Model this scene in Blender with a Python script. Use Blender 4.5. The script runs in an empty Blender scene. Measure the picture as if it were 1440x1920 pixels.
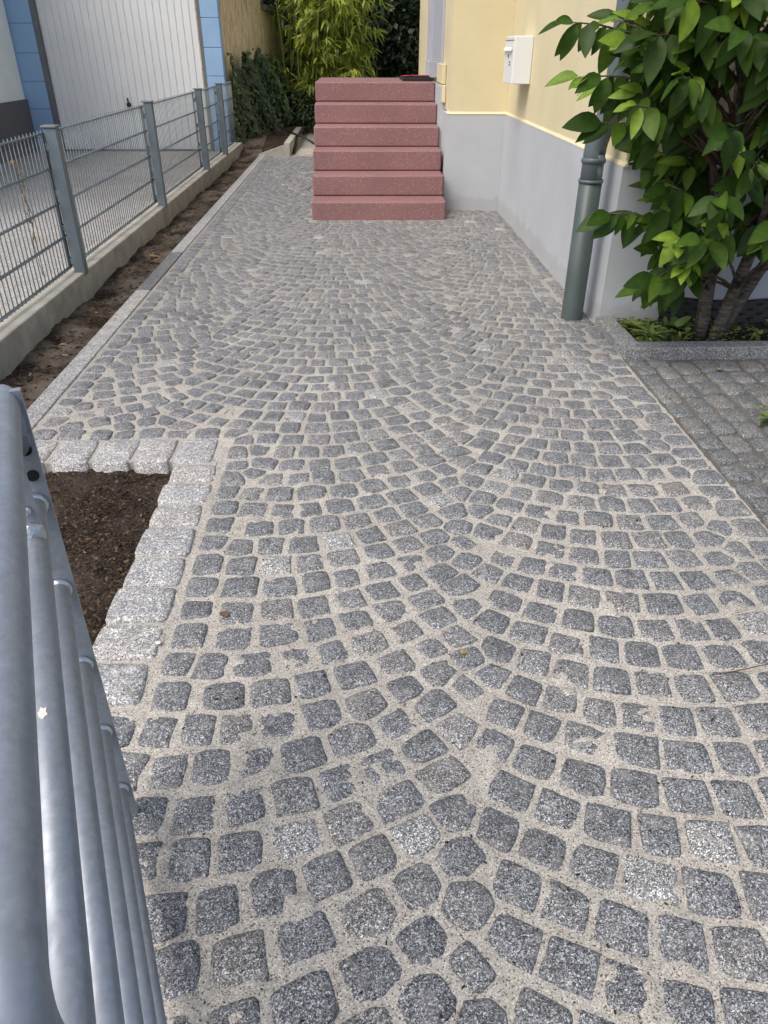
import bpy, math, random
import numpy as np
from mathutils import Vector, Matrix
random.seed(7); rng = np.random.default_rng(11)
S = bpy.context.scene; COL = S.collection
PI = math.pi

# ------------------------------------------------------------ camera, sky, sun, exposure
CAM_H, PITCH, YAW, ROLL, FPX = 1.2723, 0.5630, 0.0332, 0.0043, 1377.4
cd = bpy.data.cameras.new('camera'); cam = bpy.data.objects.new('camera', cd); COL.objects.link(cam)
S.camera = cam
_fw = Vector((math.sin(YAW)*math.cos(PITCH), math.cos(YAW)*math.cos(PITCH), -math.sin(PITCH)))
_rt = Vector((math.cos(YAW), -math.sin(YAW), 0)); _up = _rt.cross(_fw)
_r2 = _rt*math.cos(ROLL)+_up*math.sin(ROLL); _u2 = _up*math.cos(ROLL)-_rt*math.sin(ROLL)
M = Matrix((_r2, _u2, -_fw)).transposed().to_4x4(); M.translation = (0, 0, CAM_H)
cam.matrix_world = M
cd.sensor_fit = 'VERTICAL'; cd.sensor_height = 24.0; cd.lens = 24.0*FPX/1920
cd.clip_start = 0.02; cd.clip_end = 400

SUN_EL, SUN_DIR = math.radians(56), Vector((-0.58, -0.50, 0))      # sun stands left behind the camera, behind thin cloud
SUN_DIR = SUN_DIR.normalized()*math.cos(SUN_EL); SUN_DIR.z = math.sin(SUN_EL)
w = bpy.data.worlds.new('World'); S.world = w; w.use_nodes = True
nt = w.node_tree; sky = nt.nodes.new('ShaderNodeTexSky'); sky.sky_type = 'NISHITA'; sky.sun_disc = False
sky.sun_elevation = SUN_EL; sky.sun_rotation = math.atan2(SUN_DIR.x, SUN_DIR.y)
sky.air_density = 1.0; sky.dust_density = 4.0; sky.ozone_density = 0.6
bg = nt.nodes['Background']; bg.inputs[1].default_value = 0.13
nt.links.new(sky.outputs[0], bg.inputs[0])
sl = bpy.data.lights.new('sun', 'SUN'); sl.energy = 1.35; sl.angle = math.radians(32); sl.color = (1, 0.975, 0.94)
so = bpy.data.objects.new('sun', sl); COL.objects.link(so)
so.rotation_euler = SUN_DIR.to_track_quat('Z', 'Y').to_euler()
vs = S.view_settings; vs.view_transform = 'Standard'; vs.look = 'None'; vs.gamma = 1; vs.exposure = 0.62; vs.use_curve_mapping = False

# ------------------------------------------------------------ helpers
def wloc(o):
    v = Vector((0, 0, 0))
    while o is not None: v += o.location; o = o.parent
    return v
def tag(o, label=None, cat=None, group=None, kind=None):
    if label: o['label'] = label
    if cat: o['category'] = cat
    if group: o['group'] = group
    if kind: o['kind'] = kind
    return o
def thing(name, loc, label, cat, group=None):
    o = bpy.data.objects.new(name, None); COL.objects.link(o); o.location = loc; o.empty_display_size = .1
    return tag(o, label, cat, group)
class MB:
    def __init__(s): s.v = []; s.f = []; s.t = []; s.cur = .5
    def add(s, vs_, fs):
        n = len(s.v); s.v += [tuple(q) for q in vs_]; s.t += [s.cur]*len(vs_)
        s.f += [tuple(i+n for i in q) for q in fs]; return s
    def box(s, x0, x1, y0, y1, z0, z1, b=0.0):
        if b <= 0:
            v = [(x, y, z) for z in (z0, z1) for x, y in ((x0, y0), (x1, y0), (x1, y1), (x0, y1))]
            return s.add(v, [(3,2,1,0),(4,5,6,7),(0,1,5,4),(1,2,6,5),(2,3,7,6),(3,0,4,7)])
        def ring(z, i, c):   # chamfered-corner ring
            a0, a1, c0, c1 = x0+i, x1-i, y0+i, y1-i
            return [(a0+c, c0, z), (a1-c, c0, z), (a1, c0+c, z), (a1, c1-c, z), (a1-c, c1, z), (a0+c, c1, z), (a0, c1-c, z), (a0, c0+c, z)]
        m = b*.3
        rs = [ring(z0, b, b*.4), ring(z0+m, m, b*.7), ring(z0+b, 0, b), ring(z1-b, 0, b), ring(z1-m, m, b*.7), ring(z1, b, b*.4)]
        v = [p for r in rs for p in r]; f = [tuple(range(7, -1, -1)), tuple(range(40, 48))]
        for k in range(5):
            for i in range(8): f.append((k*8+i, k*8+(i+1) % 8, k*8+8+(i+1) % 8, k*8+8+i))
        return s.add(v, f)
    def tube(s, pts, r, n=8, cap=True):
        pts = [Vector(p) for p in pts]; rr = r if isinstance(r, (list, tuple)) else [r]*len(pts)
        vs_ = []; ref = None
        for i, p in enumerate(pts):
            d = (pts[min(i+1, len(pts)-1)]-pts[max(i-1, 0)]).normalized()
            if ref is None: ref = Vector((0, 0, 1)) if abs(d.z) < .9 else Vector((1, 0, 0))
            u = d.cross(ref).normalized(); ref = u.cross(d).normalized()
            for k in range(n):
                a = 2*PI*k/n; vs_.append(p+(u*math.cos(a)+ref*math.sin(a))*rr[i])
        f = []
        for i in range(len(pts)-1):
            for k in range(n): f.append((i*n+k, (i+1)*n+k, (i+1)*n+(k+1) % n, i*n+(k+1) % n))
        if cap:
            f.append(tuple(range(n))); f.append(tuple(range((len(pts)-1)*n+n-1, (len(pts)-1)*n-1, -1)))
        return s.add(vs_, f)
    def obox(s, c, ax, ay, az):   # oriented box from half axes
        c, ax, ay, az = map(Vector, (c, ax, ay, az))
        v = [c+ax*i+ay*j+az*k for k in (-1, 1) for i, j in ((-1,-1),(1,-1),(1,1),(-1,1))]
        return s.add(v, [(3,2,1,0),(4,5,6,7),(0,1,5,4),(1,2,6,5),(2,3,7,6),(3,0,4,7)])
    def build(s, name, mat, parent=None, smooth=False, origin=None, kind=None, tint=False):
        me = bpy.data.meshes.new(name)
        o = bpy.data.objects.new(name, me); COL.objects.link(o)
        base = wloc(parent) if parent else Vector((0, 0, 0))
        if origin is not None: o.location = Vector(origin)-base; base = Vector(origin)
        if parent: o.parent = parent
        me.from_pydata([(a-base.x, b-base.y, c-base.z) for a, b, c in s.v], [], s.f)
        me.materials.append(mat)
        if smooth: me.polygons.foreach_set('use_smooth', [True]*len(me.polygons))
        if tint:
            at = me.attributes.new('tint', 'FLOAT', 'POINT'); at.data.foreach_set('value', s.t)
        me.update()
        if kind: o['kind'] = kind
        return o
def _h(ix, iy, seed):
    n = (ix.astype(np.int64)*374761393+iy.astype(np.int64)*668265263+seed*974711) & 0x7fffffff
    n = ((n ^ (n >> 13))*1274126177) & 0x7fffffff
    return ((n ^ (n >> 16)) & 0xffff)/65535.0
def vnoise(x, y, sc, seed):
    x = np.asarray(x)*sc; y = np.asarray(y)*sc
    xi = np.floor(x); yi = np.floor(y); fx = x-xi; fy = y-yi
    fx = fx*fx*(3-2*fx); fy = fy*fy*(3-2*fy)
    a = _h(xi, yi, seed); b = _h(xi+1, yi, seed); c = _h(xi, yi+1, seed); d = _h(xi+1, yi+1, seed)
    return (a*(1-fx)+b*fx)*(1-fy)+(c*(1-fx)+d*fx)*fy

# ------------------------------------------------------------ materials
class Mat:
    def __init__(s, name, rough=.8, metal=0., spec=.4):
        s.m = bpy.data.materials.new(name); s.m.use_nodes = True; s.n = s.m.node_tree.nodes; s.l = s.m.node_tree.links
        s.b = s.n['Principled BSDF']; s.b.inputs['Roughness'].default_value = rough; s.b.inputs['Metallic'].default_value = metal
        s.b.inputs['Specular IOR Level'].default_value = spec
        g = s.n.new('ShaderNodeNewGeometry'); s.pos = g.outputs['Position']
    def noise(s, scale, detail=3, rough=.55, vec=None):
        t = s.n.new('ShaderNodeTexNoise'); t.inputs['Scale'].default_value = scale; t.inputs['Detail'].default_value = detail
        t.inputs['Roughness'].default_value = rough; s.l.new(vec or s.pos, t.inputs['Vector']); return t.outputs['Fac']
    def voro(s, scale, vec=None):
        t = s.n.new('ShaderNodeTexVoronoi'); t.inputs['Scale'].default_value = scale; s.l.new(vec or s.pos, t.inputs['Vector'])
        sp = s.n.new('ShaderNodeSeparateColor'); s.l.new(t.outputs['Color'], sp.inputs[0]); return sp.outputs[0]
    def stretch(s, v):
        t = s.n.new('ShaderNodeMapping'); t.inputs['Scale'].default_value = v; s.l.new(s.pos, t.inputs['Vector']); return t.outputs[0]
    def ramp(s, fac, stops, const=False):
        r = s.n.new('ShaderNodeValToRGB'); e = r.color_ramp.elements
        if const: r.color_ramp.interpolation = 'CONSTANT'
        while len(e) < len(stops): e.new(.5)
        for q, (p, c) in zip(e, stops):
            q.position = p; q.color = (c, c, c, 1) if isinstance(c, (int, float)) else (*c, 1)
        s.l.new(fac, r.inputs[0]); return r.outputs[0]
    def mix(s, fac, a, b, mode='MIX'):
        x = s.n.new('ShaderNodeMix'); x.data_type = 'RGBA'; x.blend_type = mode
        for i, q in ((0, fac), (6, a), (7, b)):
            if isinstance(q, (int, float)): x.inputs[i].default_value = q if i == 0 else (q, q, q, 1)
            elif isinstance(q, tuple): x.inputs[i].default_value = (*q, 1)
            else: s.l.new(q, x.inputs[i])
        return x.outputs[2]
    def attr(s, name='tint'):
        a = s.n.new('ShaderNodeAttribute'); a.attribute_name = name; return a.outputs['Fac']
    def objrand(s):
        return s.n.new('ShaderNodeObjectInfo').outputs['Random']
    def col(s, c):
        if isinstance(c, tuple): s.b.inputs['Base Color'].default_value = (*c, 1)
        else: s.l.new(c, s.b.inputs['Base Color'])
        return s
    def rough(s, c): s.l.new(c, s.b.inputs['Roughness']); return s
    def bump(s, h, strength=.5, dist=.005):
        b = s.n.new('ShaderNodeBump'); b.inputs['Strength'].default_value = strength; b.inputs['Distance'].default_value = dist
        s.l.new(h, b.inputs['Height']); s.l.new(b.outputs[0], s.b.inputs['Normal']); return s

def granite(name, dark, mid, light, vein=.5, dust=(.38, .355, .31), dustamt=.5, scale=300):
    m = Mat(name, .62, spec=.45)
    sp = m.ramp(m.voro(scale), [(0, dark), (.33, mid), (.68, tuple(c*1.5 for c in mid)), (.82, light)], True)
    s2 = m.ramp(m.voro(scale*.45), [(0, .72), (.5, 1.), (.85, 1.35)], True)
    c = m.mix(1., sp, s2, 'MULTIPLY')
    c = m.mix(1., c, m.ramp(m.attr(), [(0, (.70, .71, .73)), (.5, (.98, .99, 1.01)), (.8, (1.12, 1.06, 1.0)), (1, (1.75, 1.73, 1.68))]), 'MULTIPLY')
    c = m.mix(1., c, m.ramp(m.noise(14, 4), [(.3, .82), (.7, 1.18)]), 'MULTIPLY')
    df = m.ramp(m.noise(26, 5, .65), [(.50, 0.), (.66, dustamt)])
    dl = m.ramp(m.noise(1.1, 3), [(.38, .15), (.66, .9)])
    c = m.mix(m.mix(1., df, dl, 'MULTIPLY'), c, dust)
    m.col(c); m.bump(m.mix(.4, m.noise(170, 3), m.noise(45, 3)), .7, .004); return m.m
M_SETT = granite('grey granite sett', (.048, .050, .052), (.165, .170, .173), (.47, .475, .475), dustamt=.5, scale=520)
M_OLD = granite('weathered granite sett', (.07, .072, .07), (.16, .163, .16), (.32, .325, .315), dust=(.17, .155, .13), dustamt=.6, scale=400)
M_EDGE = granite('pale granite', (.17, .17, .165), (.38, .375, .36), (.60, .59, .57), dustamt=.35, scale=400)
M_KERBG = granite('grey granite kerb', (.12, .12, .12), (.27, .275, .265), (.42, .42, .405), dustamt=.3, scale=320)
def sandmat(name, a, b, dark):
    m = Mat(name, .95, spec=.2)
    c = m.ramp(m.voro(420), [(0, dark), (.10, a), (.45, b), (.86, tuple(min(1, q*1.35) for q in b))], True)
    c = m.mix(1., c, m.ramp(m.noise(2.2, 4), [(.3, .84), (.7, 1.1)]), 'MULTIPLY')
    c = m.mix(m.ramp(m.noise(11, 4), [(.55, 0), (.75, .35)]), c, (.38, .32, .26))
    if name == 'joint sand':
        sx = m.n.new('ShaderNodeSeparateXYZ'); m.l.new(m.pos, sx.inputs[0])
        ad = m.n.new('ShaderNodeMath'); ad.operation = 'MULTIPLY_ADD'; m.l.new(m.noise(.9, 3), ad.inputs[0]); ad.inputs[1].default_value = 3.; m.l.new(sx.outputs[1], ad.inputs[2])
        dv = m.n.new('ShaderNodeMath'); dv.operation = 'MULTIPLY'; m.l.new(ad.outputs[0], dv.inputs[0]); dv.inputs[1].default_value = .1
        c = m.mix(m.ramp(dv.outputs[0], [(.38, 0.), (.72, .75)]), c, (.26, .254, .240))  # far sand is greyer; shade of house and trees is also painted in
    m.col(c).bump(m.noise(380, 2), .8, .003); return m.m
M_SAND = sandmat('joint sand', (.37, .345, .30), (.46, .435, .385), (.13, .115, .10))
M_OLDJOINT = sandmat('dirty joint sand', (.105, .098, .085), (.15, .142, .125), (.035, .033, .03))
M_GRAVEL = sandmat('pale grit', (.33, .30, .25), (.45, .42, .36), (.10, .09, .07))
def soilmat():
    m = Mat('dark mulch soil', .95, spec=.15)
    c = m.ramp(m.voro(150), [(0, (.012, .009, .007)), (.35, (.03, .021, .015)), (.7, (.055, .037, .024)), (.93, (.13, .09, .055))], True)
    sx = m.n.new('ShaderNodeSeparateXYZ'); m.l.new(m.pos, sx.inputs[0])
    c = m.mix(m.ramp(m.noise(5, 4), [(.45, 0), (.66, .45)]), c, (.085, .066, .05))
    dry = m.ramp(m.noise(4, 5, .65), [(.42, 0), (.6, .8)])
    lt = m.n.new('ShaderNodeMath'); lt.operation = 'LESS_THAN'; m.l.new(sx.outputs[0], lt.inputs[0]); lt.inputs[1].default_value = -1.38
    c = m.mix(m.mix(1., dry, lt.outputs[0], 'MULTIPLY'), c, (.155, .128, .10))     # dry patches in the strip along the fence
    m.col(c).bump(m.mix(.5, m.noise(140, 3), m.noise(35, 3)), 1., .012); return m.m
M_SOIL = soilmat()
def plain(name, c, rough=.8, var=.08, scale=3., bump=.0, bscale=120, metal=0., spec=.4, dist=.003):
    m = Mat(name, rough, metal, spec)
    k = m.ramp(m.noise(scale, 5), [(.25, 1-var*1.6), (.75, 1+var)])
    m.col(m.mix(1., k, c, 'MULTIPLY'))
    if bump: m.bump(m.noise(bscale, 4), bump, dist)
    return m.m
M_CONC = plain('concrete kerb', (.385, .37, .325), .9, .2, 7, .4, 90)
M_GRIT = None
def drivemat():
    m = Mat('driveway aggregate', .9, spec=.2)
    c = m.ramp(m.voro(160), [(0, (.17, .16, .15)), (.25, (.36, .35, .33)), (.7, (.46, .45, .43)), (.92, (.6, .59, .57))], True)
    c = m.mix(1., c, m.ramp(m.noise(.9, 5), [(.3, .8), (.7, 1.08)]), 'MULTIPLY')
    m.col(c).bump(m.noise(150, 2), .5, .004); return m.m
M_DRIVE = drivemat()
M_GROUND = plain('far ground', (.10, .095, .075), .95, .3, 2, .5, 30)
def wallmat(name, c, stain, bscale=55, bump=.5, var=.06):
    m = Mat(name, .85, spec=.25)
    k = m.ramp(m.noise(1.7, 5), [(.25, 1-var*2), (.75, 1+var)])
    v = m.mix(1., k, c, 'MULTIPLY')
    st = m.ramp(m.noise(9, 5, .7, m.stretch((1, 1, .22))), [(.58, 0.), (.82, .45)])
    v = m.mix(st, v, stain)
    sx = m.n.new('ShaderNodeSeparateXYZ'); m.l.new(m.pos, sx.inputs[0])
    ad = m.n.new('ShaderNodeMath'); ad.operation = 'MULTIPLY_ADD'; m.l.new(m.noise(7, 5, .7), ad.inputs[0]); ad.inputs[1].default_value = -.17; m.l.new(sx.outputs[2], ad.inputs[2])
    v = m.mix(m.ramp(ad.outputs[0], [(-.02, .3), (.03, 0.)]), v, (.30, .285, .255))      # rain splash along the foot of the wall
    m.col(v).bump(m.noise(bscale, 5), bump, .004); return m.m
M_YELLOW = wallmat('yellow plaster', (.69, .61, .39), (.64, .555, .35))
M_PLINTH = wallmat('lavender grey plinth paint', (.475, .495, .515), (.42, .43, .44))
M_JAMB = wallmat('blue grey stone paint', (.44, .46, .51), (.40, .42, .46))
M_LIGHTBLUE = wallmat('rough pale blue plaster', (.80, .88, .90), (.75, .82, .84), 38, 1., .04)
M_DARKPLINTH = wallmat('dark grey roughcast plinth', (.135, .14, .155), (.11, .11, .12), 60, .9)
M_BLUE = wallmat('blue masonry paint', (.31, .48, .71), (.27, .43, .65), 90, .3)
M_DOORW = plain('white door enamel', (.82, .83, .83), .45, .03, 2)
M_STEELG = plain('grey painted steel', (.16, .175, .19), .5, .1, 6)
M_FENCE = plain('grey green fence coating', (.15, .185, .205), .42, .14, 9, .1, 200)
def stairmat():
    m = Mat('red cast stone', .55, spec=.6)
    c = m.ramp(m.voro(230), [(0, (.215, .10, .095)), (.2, (.248, .127, .124)), (.72, (.278, .146, .143)), (.95, (.42, .30, .285))], True)
    c = m.mix(1., c, m.ramp(m.noise(2.5, 5), [(.25, .86), (.75, 1.1)]), 'MULTIPLY')
    c = m.mix(m.ramp(m.noise(6, 6, .7, m.stretch((1, 1, .35))), [(.6, 0), (.8, .3)]), c, (.34, .24, .235))
    m.col(c).bump(m.noise(200, 3), .3, .002); return m.m
M_STAIR = stairmat()
def galv():
    m = Mat('galvanised steel', .5, .45, .5)
    a = m.ramp(m.noise(55, 5, .7), [(.3, (.26, .288, .325)), (.7, (.31, .342, .385))])
    a = m.mix(1., a, m.ramp(m.voro(170), [(0, .965), (.5, 1.), (.8, 1.045)], True), 'MULTIPLY')
    a = m.mix(m.ramp(m.noise(90, 4, .7, m.stretch((1, .35, 1))), [(.52, 0), (.72, .7)]), a, (.22, .24, .27))
    m.col(a).rough(m.ramp(m.noise(40, 3), [(.3, .42), (.7, .6)])).bump(m.noise(300, 2), .05, .001); return m.m
M_GALV = galv()
M_WELD = plain('bright zinc weld', (.62, .66, .70), .3, .15, 60, .5, 200, .9)
M_BLACK = plain('black hole shade', (.008, .008, .008), .8)
M_RUBBER = plain('black rubber', (.014, .014, .015), .6, .2, 20)
M_RED = plain('red plastic', (.42, .02, .05), .4)
M_PIPE = plain('dark green grey downpipe paint', (.075, .098, .095), .42, .12, 5, .08, 90)
M_PIPEUP = plain('grey zinc downpipe', (.11, .135, .15), .4, .15, 5)
M_WHITE = plain('white powder coat', (.74, .76, .76), .4, .02, 4)
M_INK = plain('dark print', (.03, .03, .03), .6)
def oldwall():
    m = Mat('weathered flaking render', .95, spec=.15)
    v = m.stretch((1, 1, .38))
    c = m.ramp(m.noise(11, 6, .7, v), [(.3, (.30, .22, .13)), (.42, (.55, .46, .30)), (.58, (.70, .60, .42)), (.75, (.76, .68, .52))])
    c = m.mix(m.ramp(m.noise(26, 4, .6, v), [(.60, 0), (.68, .85)]), c, (.09, .055, .03))
    m.col(c).bump(m.noise(14, 6, .7, v), 1., .03); return m.m
M_OLDWALL = oldwall()
M_ROOFCAP = plain('weathered roof felt', (.12, .125, .125), .8, .2, 6)
def leafmat(name, stops, rough=.45, trans=.3, spec=.4, vein=False):
    m = Mat(name, rough, spec=spec)
    c = m.ramp(m.attr(), stops); c = m.mix(1., c, m.ramp(m.noise(35, 3), [(.3, .8), (.7, 1.2)]), 'MULTIPLY')
    m.col(c)
    tr = m.n.new('ShaderNodeBsdfTranslucent'); ms = m.n.new('ShaderNodeMixShader'); ms.inputs[0].default_value = trans
    m.l.new(m.mix(1., c, (1.3, 1.45, .6), 'MULTIPLY'), tr.inputs[0])
    m.l.new(m.b.outputs[0], ms.inputs[1]); m.l.new(tr.outputs[0], ms.inputs[2])
    m.l.new(ms.outputs[0], m.n['Material Output'].inputs['Surface']); return m.m
M_SHRUB = leafmat('shrub leaf', [(0, (.014, .034, .006)), (.45, (.038, .082, .012)), (.8, (.10, .175, .022)), (1, (.22, .33, .04))], .48, .3, .22)
M_IVY = leafmat('ivy leaf', [(0, (.010, .022, .008)), (.55, (.035, .065, .022)), (1, (.11, .16, .05))], .3, .15)
M_BAMBOO = leafmat('bamboo leaf', [(0, (.06, .09, .014)), (.5, (.27, .32, .05)), (1, (.60, .62, .13))], .5, .38)
M_TREE = leafmat('dark evergreen leaf', [(0, (.008, .016, .007)), (.6, (.022, .042, .018)), (1, (.06, .10, .04))], .4, .15)
M_WEED = leafmat('weed leaf', [(0, (.05, .085, .02)), (.5, (.13, .20, .05)), (1, (.36, .40, .10))], .5, .25)
M_DRY = leafmat('dry leaf', [(0, (.10, .055, .03)), (.5, (.33, .20, .09)), (1, (.55, .42, .10))], .7, .2)
M_CULM = plain('bamboo culm', (.20, .23, .05), .4, .2, 5)
def barkmat():
    m = Mat('grey brown bark', .85, spec=.2)
    c = m.ramp(m.noise(16, 5, .6, m.stretch((1, 1, 5))), [(.35, (.06, .05, .042)), (.6, (.15, .13, .112)), (.75, (.25, .22, .195))])
    m.col(c).bump(m.noise(22, 5, .6, m.stretch((1, 1, 4))), .8, .006); return m.m
M_BARK = barkmat()
M_TWIG = plain('dry twig', (.10, .06, .035), .8, .3, 40)
M_CHIP = leafmat('mulch chip', [(0, (.012, .009, .006)), (.6, (.07, .046, .027)), (1, (.28, .21, .13))], .9, .0)
M_PEBBLE = plain('white pebble', (.68, .66, .61), .6, .1, 60)

# ------------------------------------------------------------ the setting: ground and paving
XE, XI, XR, XW = -1.387, -1.295, 1.275, 1.296
o = MB().add([(-200, -60, -.22), (200, -60, -.22), (200, 250, -.22), (-200, 250, -.22)], [(0, 1, 2, 3)]).build('ground', M_GROUND)
tag(o, kind='structure')
def in_path(x, y):
    a = (x > XE+.03) & (x < XR) & (y > 2.41) & (y < 11.42)
    b = (x > -.65) & (x < XR) & (y <= 2.4101) & (y > -.5)
    c = (x > -1.9) & (x < XR) & (y <= 1.17) & (y > -.5)
    d = (x > XR-.02) & (x < XW+.03) & (y > 3.40) & (y < 7.32)
    h = (x > .80) & (y > 7.32)
    return (a | b | c | d) & ~h
def sand_h(x, y):
    near = np.clip((4.5-y)/2.5, 0, 1)
    z = -.0056+.0035*(vnoise(x, y, 55, 1)-.5)+.003*(vnoise(x, y, 140, 2)-.5)
    z = z+.0112*np.clip(vnoise(x, y, 15, 3)*.62+vnoise(x, y, 38, 4)*.38-.615, 0, 1)/.4*near
    z = z+.0040*np.clip(vnoise(x, y, 1.3, 5)-.45, 0, 1)
    return z
def grid_mesh(xs, ys, inside, hfun, name, mat, parent=None, kind=None):
    X, Y = np.meshgrid(xs, ys); Z = hfun(X, Y)
    cx = (X[:-1, :-1]+X[1:, 1:])/2; cy = (Y[:-1, :-1]+Y[1:, 1:])/2
    k = inside(cx, cy); nx = len(xs)
    jj, ii = np.nonzero(k); a = jj*nx+ii
    F = np.stack([a, a+1, a+nx+1, a+nx], 1)
    used = np.unique(F); mp = -np.ones(X.size, int); mp[used] = np.arange(len(used)); F = mp[F]
    V = np.stack([X.ravel(), Y.ravel(), Z.ravel()], 1)[used]
    me = bpy.data.meshes.new(name); me.vertices.add(len(V)); me.vertices.foreach_set('co', V.ravel())
    me.loops.add(F.size); me.loops.foreach_set('vertex_index', F.ravel().astype(np.int32))
    me.polygons.add(len(F)); me.polygons.foreach_set('loop_start', (np.arange(len(F))*4).astype(np.int32))
    me.polygons.foreach_set('use_smooth', np.ones(len(F), bool))
    me.update(calc_edges=True); me.validate(); me.materials.append(mat)
    o = bpy.data.objects.new(name, me); COL.objects.link(o)
    if parent: o.parent = parent
    if kind: o['kind'] = kind
    return o
ys = [-.5]
while ys[-1] < 11.45: ys.append(ys[-1]+(.02 if ys[-1] < .35 else min(.05, .0045+.0013*ys[-1]**2)))
ysn = [y for y in ys if y <= 3.6]; ysf = [y for y in ys if y >= ysn[-1]]
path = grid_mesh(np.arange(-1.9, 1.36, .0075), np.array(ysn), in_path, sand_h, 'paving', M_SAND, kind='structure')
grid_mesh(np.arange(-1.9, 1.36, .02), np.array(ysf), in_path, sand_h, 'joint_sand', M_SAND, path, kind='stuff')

# ---- setts laid in segmental arcs
SY = [-1, .5, 1.2, 2., 3., 4.4, 6., 12.]; SX = [.10, .15, .22, .33, .42, .48, .49, .49]
def drift(y): return float(np.interp(y, SY, SX))-.46
HW, RAD = .61, .61/math.sin(math.radians(37))
cent = []    # x, y, angle, half length, half depth
row = .102
for k in (-2, -1, 0, 1):                                 # arches, seams at .46 + 1.22 k
    xc = .46+HW+2*HW*k
    for j in range(-14, 117):
        yj = j*row
        amax = math.asin(HW/RAD)
        s0 = -RAD*amax+(.034 if (j+k) % 2 else -.022); s1 = RAD*amax+(.022 if (j+k) % 2 else -.034)
        s = s0+random.uniform(-.012, .012)
        while s < s1-.03:
            L = random.uniform(.084, .114)
            if s+L > s1+.02: L = max(.06, s1-s)
            a = (s+L/2)/RAD
            dx = RAD*math.sin(a); dy = RAD*(1-math.cos(a))
            y = yj+dy+random.gauss(0, .0035); x = xc+dx+drift(y)
            g = 1+.12*max(0, abs(dx)/HW-.78)/.22
            cent.append((x, y, a+random.gauss(0, .035), (L/2-.0055)*g, (row*math.cos(a)/2-.0053)*g, 0))
            s += L
def okp(x, y):
    if y < -.35 or y > 11.3: return False
    if y > 2.66:
        if not (x > -1.175): return False
    elif y > 1.16:
        if x < -.40: return False
    else:
        if x < -1.8: return False
    if y > 3.42:
        if x > (1.20): return False
    elif x > 1.13: return False
    if -.47 < x < .83 and y > 6.77: return False
    if x > .74 and y > 7.22: return False
    return True
cent = [c for c in cent if okp(c[0], c[1])]
def straight(x0, y0, x1, y1, wd, ln=.104):
    d = math.hypot(x1-x0, y1-y0); a = math.atan2(y1-y0, x1-x0); t = 0
    while t < d-.05:
        L = random.uniform(ln*.85, ln*1.18)
        cent.append((x0+(t+L/2)*math.cos(a)+random.gauss(0, .002), y0+(t+L/2)*math.sin(a)+random.gauss(0, .003), a+random.gauss(0, .03), L/2-.0062, wd/2-.006, 1)); t += L
straight(-1.237, 2.68, -1.237, 11.3, .104)        # border columns and rows
straight(-1.29, 2.615, -.40, 2.615, .10)
straight(-.455, 1.17, -.455, 2.60, .10)
straight(1.208, -.35, 1.208, 3.40, .126)
straight(1.24, 3.44, 1.24, 7.2, .088)
keep = []
for c in cent:
    if c[5] == 1: keep.append(c)
for c in cent:
    if c[5] == 0 and all((c[0]-q[0])**2+(c[1]-q[1])**2 > .062**2 for q in keep[-260:]): keep.append(c)
_k = np.array(keep); _drop = set()
for i in range(len(keep)):
    if i in _drop: continue
    d2 = (_k[:, 0]-_k[i, 0])**2+(_k[:, 1]-_k[i, 1])**2
    for q in np.nonzero(d2 < .060**2)[0]:
        if q > i: _drop.add(int(q))
cent = [c for i, c in enumerate(keep) if i not in _drop]
extra = []
ux, uy = np.meshgrid(np.arange(-1.8, 1.26, .014), np.arange(-.3, 11.25, .014)); ux = ux.ravel(); uy = uy.ravel()
ok_ = np.array([okp(a, b) for a, b in zip(ux, uy)]); ux, uy = ux[ok_], uy[ok_]
dd = np.full(len(ux), 9.); yb = np.argsort(uy, kind='stable'); ux, uy = ux[yb], uy[yb]
def near(a, b):
    i, j = np.searchsorted(uy, (b-.16, b+.16)); dd[i:j] = np.minimum(dd[i:j], (ux[i:j]-a)**2+(uy[i:j]-b)**2)
for c in cent: near(c[0], c[1])
while True:
    i = int(np.argmax(dd))
    if dd[i] < .0735**2: break
    extra.append((ux[i], uy[i], random.gauss(0, .1)+(PI/4 if abs((ux[i]-drift(uy[i])-.46+HW) % (2*HW)-HW) < .12 else 0), .045, .045, 0)); near(ux[i], uy[i])
cent += extra
C = np.array(cent)
# 300 setts that show largest come first
XY = C[:, :2]
def sett_poly(i):
    x, y, a, hl, hd, b = C[i]
    ca, sa = math.cos(a), math.sin(a)
    q = []
    for sx, sy in ((-1, -1), (1, -1), (1, 1), (-1, 1)):
        u = sx*hl*random.uniform(.92, 1.06); v = sy*hd*random.uniform(.91, 1.06); q.append((u, v))
    P = [(x+u*ca-v*sa, y+u*sa+v*ca) for u, v in q]
    d = np.hypot(XY[:, 0]-x, XY[:, 1]-y)
    for j in np.nonzero((d < .17) & (d > 1e-6))[0]:
        nx, ny = (XY[j]-XY[i])/d[j]; lim = d[j]/2-.0040
        if C[j][5] == b or True:
            out = []
            for p, r in zip(P, P[1:]+P[:1]):
                dp = (p[0]-x)*nx+(p[1]-y)*ny-lim; dr = (r[0]-x)*nx+(r[1]-y)*ny-lim
                if dp <= 0: out.append(p)
                if dp*dr < 0:
                    t = dp/(dp-dr); out.append((p[0]+(r[0]-p[0])*t, p[1]+(r[1]-p[1])*t))
            P = out
            if len(P) < 3: return None
    return P
def chaikin(P, c):
    out = []
    for p, r in zip(P, P[1:]+P[:1]):
        out.append((p[0]+(r[0]-p[0])*c, p[1]+(r[1]-p[1])*c)); out.append((p[0]+(r[0]-p[0])*(1-c), p[1]+(r[1]-p[1])*(1-c)))
    return out
def area(P): return abs(sum(p[0]*r[1]-r[0]*p[1] for p, r in zip(P, P[1:]+P[:1])))/2
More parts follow.
